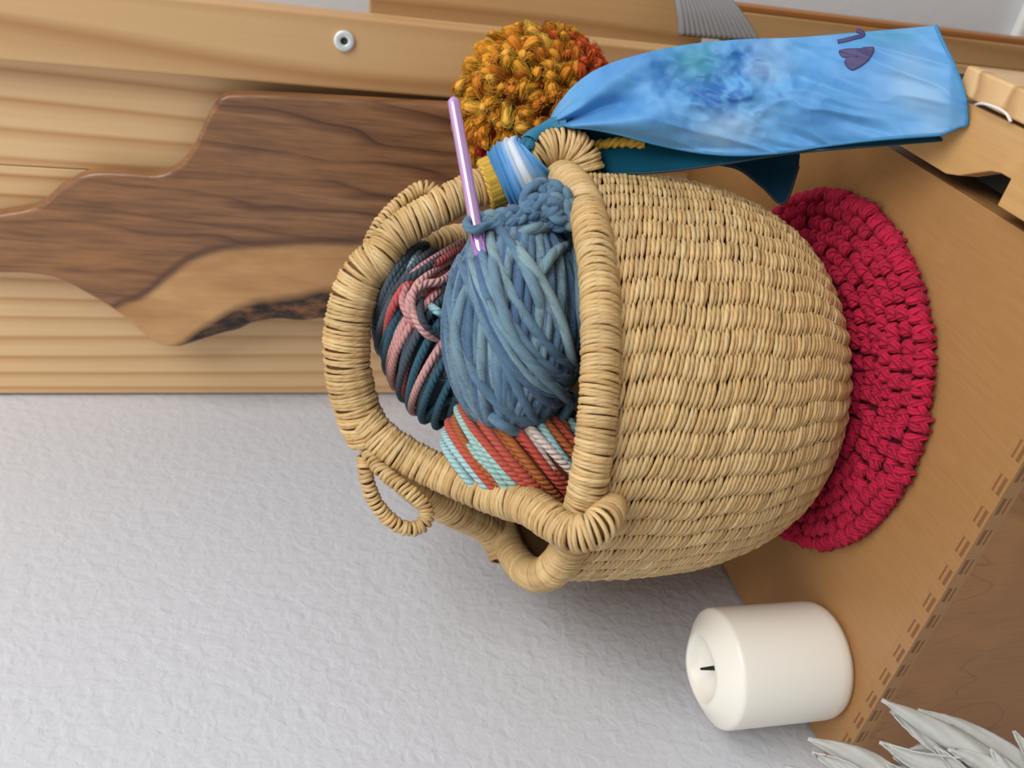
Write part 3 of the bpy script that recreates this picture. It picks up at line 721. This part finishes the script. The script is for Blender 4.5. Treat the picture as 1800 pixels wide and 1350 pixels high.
# ------------------------------------------------------------------ pompom
D3 = .562
PC = at(943, 196, D3); PR = pix(141, D3)
T = thing('wool_pompom', 'fluffy mustard wool pompom hanging behind the handle beside the scarf', 'pompom')
n = 1150
i = np.arange(n)+.5; ph = np.arccos(1-2*i/n); th = math.pi*(1+5**.5)*i
dirs = norm(np.stack([np.cos(th)*np.sin(ph), np.sin(th)*np.sin(ph), np.cos(ph)], 1)+rng.normal(0, .06, (n, 3)))
sweep = norm(np.cross(dirs, norm(np.array(CF+CR*.4)))+rng.normal(0, .8, (n, 3)))
t_ = np.array([0, .25, .48, .66, .80, .90, .97, 1.])[None, :, None]
Ln = PR*rng.uniform(.93, 1.06, (n, 1, 1))
P = PC+dirs[:, None]*(.58+.42*t_)*Ln+sweep[:, None]*(t_**1.7)*rng.uniform(.010, .026, (n, 1, 1))+np.cross(dirs, sweep)[:, None]*(np.sin(t_*5+rng.uniform(0, 6, (n, 1, 1)))*.0016)
_d = P-PC; _r = np.linalg.norm(_d, axis=2, keepdims=True); _lim = Ln*(.58+.42*np.sin(t_*math.pi/2*1.12)); P = PC+_d/_r*np.minimum(_r, _lim)   # the clipped ball keeps one round outline
mus = [lin(222, 148, 36), lin(206, 126, 24), lin(232, 168, 62), lin(190, 104, 16)]
cols = np.array([mus[k] for k in rng.choice(4, n, p=[.42, .28, .18, .12])])*rng.uniform(.9, 1.1, (n, 1))
rd = norm(at(1075, 105, D3-.03)-PC); cols[(dirs@rd) > .90] = lin(206, 86, 30)
rd2 = norm(at(800, 318, D3-.02)-PC); cols[(dirs@rd2) > .965] = lin(176, 26, 34)
cols = cols[:, None]*np.full((1, 8, 1), 1.15)
rad = np.array([.0016, .0022, .0026, .0028, .0028, .0024, .0016, .0003])[None]*rng.uniform(.7, 1.2, (n, 1))
tu = tmesh('wool_tufts', tubes(P, rad, cols, 7), M['fluff'], T); tu['kind'] = 'stuff'
# each tuft is a loose lock of fine crimped wool fibres
nf = 46; ti = np.repeat(np.arange(n), nf); m2 = len(ti); sel = np.array([1, 2, 3, 4, 5, 7])
prof_ = np.array([.0022, .0036, .0046, .0048, .0042, .0020])
e1 = norm(np.cross(dirs, sweep)); e2 = norm(np.cross(dirs, e1))
an = rng.uniform(0, 2*np.pi, m2); rq = np.sqrt(rng.uniform(.25, 1, m2))
cr = rng.uniform(0, 6.283, (m2, 1)); wave = .0006*np.sin(np.arange(6)[None]*1.9+cr)
offv = (e1[ti]*np.cos(an)[:, None]+e2[ti]*np.sin(an)[:, None])
FP = P[ti][:, sel]+offv[:, None]*(prof_[None]*rq[:, None]+wave)[..., None]+dirs[ti][:, None]*(rng.normal(0, .0012, (m2, 1, 1))*np.linspace(0, 1, 6)[None, :, None])
fc = np.minimum(cols[ti][:, sel]*rng.uniform(1.15, 1.55, (m2, 1, 1)), .95)
fz = tmesh('wool_fibres', tubes(FP, np.array([.9, 1, 1, 1, .8, .35])*.00026, fc, 3), M['fluff'], T); fz['kind'] = 'stuff'
lathe('pompom_heart', [(max(.0005, PR*.8*math.sin(a_)), -PR*.8*math.cos(a_)) for a_ in np.linspace(0, math.pi, 14)], PC, plain('dark_mustard', (176, 104, 22), .95, 500, .8), T, 32)
yl = lin(255, 206, 78)
q = np.array([at(x, y, d) for x, y, d in ((985, 262, .505), (1040, 256, .500), (1090, 250, .494), (1135, 254, .490))])
tmesh('yellow_cord', tubes(spline(q, 90)[None], .0028, (yl*.9)[None], 12, lobes=3, twist=1300.), M['cotton'], T)
P = []
k0 = np.argmin(np.linalg.norm(fr-hp(866, 320, .023), axis=1))
for j in range(-2, 4):
    c = fr[k0+j]+(fr[k0+1]-fr[k0])*.0; tn = norm(fr[k0+j+1]-fr[k0+j-1]); u = norm(np.cross(tn, CF)); v = np.cross(tn, u); a = np.linspace(0, 2*np.pi, 30, endpoint=False)
    P.append(c+u*(.0128*np.cos(a))[:, None]+v*(.0128*np.sin(a))[:, None]+tn*(.0012*np.sin(a+1))[:, None])
tmesh('yellow_wrap', tubes(np.array(P), .0021, yl[None].repeat(len(P), 0), 8, True, lobes=2, twist=1200.), M['cotton'], T)

# ------------------------------------------------------------------ tie-dyed scarf
T = thing('tie_dye_scarf', 'blue tie-dyed silk scarf knotted round the basket handle, tail hanging down', 'scarf')
t = NT('tie_dye'); o = t.obj(); col = t.n('VertexColor', layer_name='Col').outputs[0]
wv = t.noise(o, 900, 2)
spk = t.n('TexVoronoi', {'Vector': o, 'Scale': 95.}).outputs['Distance']
c = t.mix(t.ramp(spk, [(.0, (.75,)*3), (.06, (0, 0, 0))]), col, tuple(lin(36, 92, 142)))
t.bump(wv, .12, .0003)
M['silk'] = t.out(c, .5, Sheen_Weight=.08, Specular_IOR_Level=.35)
t = NT('tie_dye_shaded'); M['silk_under'] = t.out(t.n('VertexColor', layer_name='Col').outputs[0], .7, Specular_IOR_Level=.08)  # dull silk for the under layer; its colours carry painted shade
upE = [(968, 206), (985, 178), (1010, 150), (1050, 122), (1110, 100), (1200, 80), (1300, 70), (1400, 66), (1500, 58), (1580, 51), (1645, 45)]
loE = [(972, 212), (1000, 222), (1040, 226), (1090, 236), (1150, 252), (1220, 266), (1290, 272), (1370, 268), (1450, 256), (1540, 245), (1655, 236)]
U1, L1 = spline(np.array(upE, float), 260), spline(np.array(loE, float), 260)
def scarf_depth(x, y):
    s = np.clip((x-970)/700, 0, 1); tt = np.clip((y-60)/200, 0, 1)
    d = .491-.078*s+.004*np.sin(s*3.0)
    d = d-.012*np.sin(np.pi*tt)*np.clip(s*4, 0, 1)*(1-.6*s)
    # gathers running out of the knot, creases further down
    r = np.hypot(x-955, y-225); a = np.arctan2(225-y, x-955)
    d = d-.0042*np.exp(-((r-130)/150)**2)*np.sin(a*11+1.0)-.0022*np.exp(-((r-60)/60)**2)*np.sin(a*17)
    d = d-.0030*np.exp(-((x-1130)/60)**2-((y-178)/26)**2)+.0036*np.exp(-((x-1075)/45)**2-((y-186)/14)**2)
    P3 = np.stack([x/120, y/55, x*0+.3], -1); d = d+.0026*vnoise(P3, 1., 3, 2)
    P4 = np.stack([x/34, y/34, x*0+.8], -1); d = d+.0028*vnoise(P4, 1., 9, 2)*np.exp(-((x-1290)/110)**2-((y-140)/70)**2)
    rg = np.abs(vnoise(np.stack([x/46+y/60, y/30-x/90, x*0+2], -1), 1., 21, 2))
    d = d+.0050*rg*np.exp(-((x-1290)/120)**2-((y-150)/75)**2)
    rg2 = np.abs(vnoise(np.stack([x/150, y/34-x/120, x*0+6], -1), 1., 22, 2)); d = d+.0042*rg2*np.clip((x-1100)/150, 0, 1)
    d = d+.0024*np.sin((y-.42*(x-1200)-120)/22)*np.exp(-((x-1420)/170)**2)*.6
    return d
def scarf_col(x, y):
    P3 = np.stack([x/90, y/90, x*0], -1); P4 = np.stack([x/38, y/38, x*0+5], -1)
    a = vnoise(P3, 1., 11, 3); b = vnoise(P4, 1., 12, 3)
    P5 = np.stack([x/14, y/14, x*0+9], -1); cc = vnoise(P5, 1., 14, 3)
    base = lin(86, 150, 204); deep = lin(34, 100, 170); pale = lin(150, 182, 206); teal_ = lin(64, 138, 160)
    burst = np.exp(-((x-1265)/95)**2-((y-150)/70)**2)
    k = np.clip(.7*burst+2.2*burst*b+1.8*burst*cc+.15*cc+.6*np.clip(a+.1, 0, 1), 0, 1)[..., None]
    c = base*(1-k)+deep*k
    kt = np.clip(.9*np.exp(-((x-1225)/45)**2-((y-110)/35)**2)+.6*np.exp(-((x-1570)/50)**2-((y-62)/22)**2)+.5*np.clip(-b-.35, 0, 1), 0, 1)[..., None]
    c = c*(1-kt)+teal_*kt
    kp = np.clip(.75*np.exp(-((x-1280)/60)**2-((y-225)/30)**2)+.55*np.exp(-((x-1600)/45)**2-((y-140)/55)**2)+.9*np.clip(-a-.15, 0, 1), 0, 1)[..., None]*.85
    return c*(1-kp)+pale*kp
ts = np.linspace(0, 1, 110)[None, :, None]
XY = U1[:, None]*(1-ts)+L1[:, None]*ts
# free end bows out past the straight line between its corners
e = (np.clip((np.linspace(0, 1, 260)-.85)/.15, 0, 1)**1.3)[:, None]; tt = ts[..., 0]
XY[..., 0] += e*(46*np.sin(np.pi*np.clip(tt*.62, 0, 1))**1.2*(tt < .92)+46*np.sin(np.pi*.57)**1.2*(tt >= .92)*np.clip((1-tt)/.08, 0, 1)*.8)
dd = scarf_depth(XY[..., 0], XY[..., 1])
G = CAM+(CF+CR*(((1350-XY[..., 1])-675)/FPX)[..., None]+CU*((900-XY[..., 0])/FPX)[..., None])*dd[..., None]
grid('tail', G, M['silk'], T, scarf_col(XY[..., 0], XY[..., 1]), .0007)
tail = bpy.data.objects['tail']
# rolled hem along the end and lower side
hem = np.concatenate([G[-1], G[::-1, -1]]); hc_ = np.tile(lin(58, 128, 176), (len(hem), 1))
tmesh('hem', tubes(hem[None], .0009, hc_[None], 6), M['silk'], tail)
# the under layer hanging behind, its teal darkened to paint the tail's shade
def sheet(name, up, lo, dfun, colr, na=70, nb=24, cn=.12):
    a, b = spline(np.array(up, float), na), spline(np.array(lo, float), na); s_ = np.linspace(0, 1, nb)[None, :, None]
    xy = a[:, None]*(1-s_)+b[:, None]*s_; d = dfun(xy[..., 0], xy[..., 1])
    g = CAM+(CF+CR*(((1350-xy[..., 1])-675)/FPX)[..., None]+CU*((900-xy[..., 0])/FPX)[..., None])*d[..., None]
    nz = vnoise(np.stack([xy[..., 0]/40, xy[..., 1]/30, xy[..., 0]*0], -1), 1., 5, 2)[..., None]
    o = grid(name, g, M['silk_under'], T, colr*(1+cn*nz), .0007)
    hem_ = np.concatenate([g[0, ::-1][:0], g[:, -1]]); tmesh('hem', tubes(hem_[None], .0008, (colr*.6)[None, None].repeat(len(hem_), 1), 6), M['silk'], o)
    return o
sheet('under_layer', [(985, 222), (1060, 200), (1150, 205), (1300, 225), (1450, 235), (1640, 225)], [(1015, 296), (1060, 304), (1150, 303), (1270, 288), (1400, 268), (1656, 246)],
      lambda x, y: scarf_depth(x, np.minimum(y, 240))+.012+.006*np.sin((x-1000)/90)-.0035*np.clip((x-1300)/300, 0, 1), lin(4, 70, 92))
sheet('under_corner', [(1240, 262), (1300, 258), (1350, 256), (1402, 262), (1405, 268)], [(1260, 288), (1300, 298), (1340, 328), (1378, 357), (1404, 292)],
      lambda x, y: .500-.05*np.clip((x-970)/700, 0, 1)+.012+.006*np.sin(x/30), lin(4, 40, 58))  # corner darker still, shade put into its colour
# wrap round the handle: gathered cloth
k0 = np.argmin(np.linalg.norm(fr-hp(876, 317, .023), axis=1)); k1 = np.argmin(np.linalg.norm(fr-hp(944, 278, .030), axis=1))
seg = spline(fr[k0:k1+1], 40); tn = norm(np.gradient(seg, axis=0)); a = np.linspace(0, 2*np.pi, 72)
kn = at(938, 240, .492)
G = np.zeros((40, 72, 3)); CC_ = np.zeros((40, 72, 3))
for i in range(40):
    u = norm(np.cross(tn[i], CF)); v = np.cross(tn[i], u); s_ = i/39
    tow = norm(kn-seg[i]); 
    dirv = u*np.cos(a)[:, None]+v*np.sin(a)[:, None]
    fold = .0008*np.sin(s_*38+2.*np.sin(a))+.0006*np.sin(s_*61+a*2)
    rr = .0150+.0036*np.sin(math.pi*s_)**.6+fold
    low = np.clip(-(dirv@CR), 0, 1)       # slack on the side away from the knot
    p = seg[i]+dirv*(rr+.0050*low*math.sin(math.pi*min(1, s_+.1)))[:, None]
    kf = np.clip((dirv@tow-.55)/.45, 0, 1)[:, None]
    p = p*(1-.55*kf)+(kn+(p-kn)*.25)*.55*kf
    G[i] = p
    wht = np.exp(-((s_-.60)/.14)**2); CC_[i] = lin(84, 150, 206)*(1-wht)+lin(214, 220, 226)*wht
    if s_ < .2: CC_[i] = lin(70, 136, 192)
grid('handle_wrap', G, M['silk'], T, CC_, .0007)
P = []
for j in range(7):
    o_ = rng.normal(0, .0020, 3); P.append(spline(np.array([at(x, y, d) for x, y, d in ((922, 258, .484), (934, 243, .487), (952, 231, .490), (972, 220, .491), (992, 212, .490))])+o_*np.array([[1], [.6], [.4], [.6], [1.3]]), 30))
tmesh('knot', tubes(np.array(P), np.linspace(.0042, .0036, 30)*np.ones((7, 1)), np.tile(lin(36, 110, 142), (7, 1))*rng.uniform(.7, 1.2, (7, 1)), 10, flat=.7), M['silk'], T)
# printed heart and letter, flat dye on the cloth
M['dye'] = plain('purple_dye', (66, 56, 104), .6)
def printed(name, outline):
    p = np.array(outline, float)
    import mathutils
    c = p.mean(0); rings = [c+(p-c)*k for k in (.0, .25, .5, .75, 1.)] if False else None
    tri = mathutils.geometry.tessellate_polygon([[Vector((a, b, 0)) for a, b in p]])
    d = scarf_depth(p[:, 0], p[:, 1])-.0010
    V = np.stack([at(x, y, dq) for (x, y), dq in zip(p, d)])
    o = mesh(name, V, [list(q) for q in tri], M['dye'], tail)
    s = o.modifiers.new('thickness', 'SOLIDIFY'); s.thickness = .0002
    return o
def dense(pts, n=60): return spline(np.array(pts, float), n, True)
def strip(name, centre, wd):
    c = spline(np.array(centre, float), 30); tn_ = norm(np.gradient(c, axis=0)); nn = np.stack([-tn_[:, 1], tn_[:, 0]], 1)
    a_, b_ = c+nn*wd/2, c-nn*wd/2
    rows_ = [a_*(1-k)+b_*k for k in (0, .5, 1)]
    G_ = np.stack([[at(x, y, scarf_depth(np.array(x), np.array(y))-.0009) for x, y in r_] for r_ in rows_])
    return grid(name, G_, M['dye'], tail, thick=.0002)
strip('printed_letter', [(1472, 73), (1486, 70), (1502, 66), (1514, 63), (1518, 59), (1512, 55), (1505, 53)], 6.5)
def heart_fill():
    ol = dense([(1474, 90), (1484, 86), (1500, 85), (1512, 85), (1518, 83), (1530, 82), (1536, 83), (1536, 91), (1528, 104), (1515, 115), (1499, 123), (1490, 119), (1484, 110), (1486, 104), (1488, 100), (1480, 100)], 64)
    c = np.array([1506., 100.]); ks = np.linspace(0.02, 1, 9)
    G_ = np.stack([[at(x, y, scarf_depth(np.array(x), np.array(y))-.0009) for x, y in np.concatenate([c+(ol-c)*k, (c+(ol[:1]-c)*k)])] for k in ks])
    return grid('printed_heart', G_, M['dye'], tail, thick=.0002)
heart_fill()

# ------------------------------------------------------------------ dried grey foliage, front left
T = thing('dried_plant', 'pale grey dried plant with rolled pointed leaves in front of the box', 'plant')
t = NT('grey_leaf'); o = t.obj(); nz = t.noise(o, 500, 3, .7)
t.bump(nz, .3, .0006); M['leaf'] = t.out(t.mix(t.noise(o, 60, 3), tuple(lin(178, 178, 172)), tuple(lin(206, 206, 200))), .9)
def leaf(tip, base, wpx, d0, d1, roll, bend=0., seed=0):
    sg = -1 if seed in (1, 4, 7, 8, 9, 11, 13) else 1
    r = np.random.default_rng(seed); n, k = 26, 13
    a = np.array(tip, float); b = np.array(base, float); s = np.linspace(0, 1, n); nr = np.array([-(b-a)[1], (b-a)[0]])/np.linalg.norm(b-a)
    xy = a+(b-a)*s[:, None]+nr*(bend*np.sin(math.pi*s))[:, None]; d = d0+(d1-d0)*s
    C0 = np.stack([at(x, y, q) for (x, y), q in zip(xy, d)])
    wd = 1.85*wpx/2*d0/FPX*np.clip(np.sin(np.clip(s*1.9, 0, math.pi/2)), .05, 1)**.8*(1-.35*np.clip(s-.6, 0, 1))
    tn_ = norm(np.gradient(C0, axis=0)); side = norm(np.cross(tn_, CF)); frn = norm(np.cross(side, tn_))
    frn = np.where((frn@CF)[:, None] > 0, -frn, frn)
    ph_ = np.linspace(-1, 1, k); G_ = np.zeros((n, k, 3))
    for i in range(n):
        rl = roll*(1.15-.5*s[i]); R_ = wd[i]/max(math.sin(min(rl, 1.5)), .3)
        ang_ = ph_*rl+.25*math.sin(s[i]*5+seed)
        G_[i] = C0[i]+side[i]*(R_*np.sin(ang_))[:, None]-sg*frn[i]*(R_*(1-np.cos(ang_)))[:, None]+r.normal(0, .00010, (k, 3))+frn[i]*(.0007*np.sin(ph_*7+s[i]*9+seed))[:, None]
    grid('leaf', G_, M['leaf'], T, thick=.0007)
LV = [((1551, 1231), (1800, 1385), 26, .425, .415, 1.9, -4), ((1565, 1250), (1690, 1330), 18, .432, .425, 1.6, 3), ((1614, 1248), (1840, 1370), 22, .440, .42, 1.7, -8), ((1665, 1271), (1850, 1385), 24, .435, .42, 1.5, -4),
      ((1546, 1304), (1690, 1345), 20, .428, .42, 1.5, 10), ((1600, 1318), (1720, 1345), 20, .440, .425, 1.6, -12), ((1421, 1299), (1600, 1385), 24, .445, .43, 1.6, -3), ((1427, 1322), (1540, 1390), 18, .440, .43, 1.5, -6),
      ((1555, 1338), (1640, 1400), 15, .425, .42, 1.9, 0), ((1781, 1285), (1850, 1385), 18, .425, .415, 1.8, 0), ((1741, 1317), (1810, 1395), 18, .415, .41, 1.7, 0), ((1642, 1311), (1720, 1400), 14, .422, .415, 1.7, -4),
      ((1667, 1318), (1800, 1385), 22, .418, .412, 1.6, -4), ((1570, 1330), (1720, 1385), 22, .432, .42, 1.4, 6), ((1620, 1335), (1760, 1395), 26, .428, .418, 1.4, 0), ((1690, 1300), (1820, 1390), 22, .430, .418, 1.5, 0), ((1380, 1348), (1520, 1400), 14, .445, .43, 1.5, 0)]
for i, (a, b, wd, d0, d1, rl, bd) in enumerate(LV): leaf(a, b, wd, d0, d1, rl, bd, i)
b0_ = at(1840, 1400, .418); b1_ = np.array([b0_[0]-.01, b0_[1]-.02, FLOOR+.001])
tmesh('stem', tubes(spline(np.array([at(1700, 1350, .424), at(1780, 1385, .42), b0_, (b0_+b1_)/2+np.array([.01, 0, 0]), b1_]), 40)[None], .0026, sides=8), M['leaf'], T)
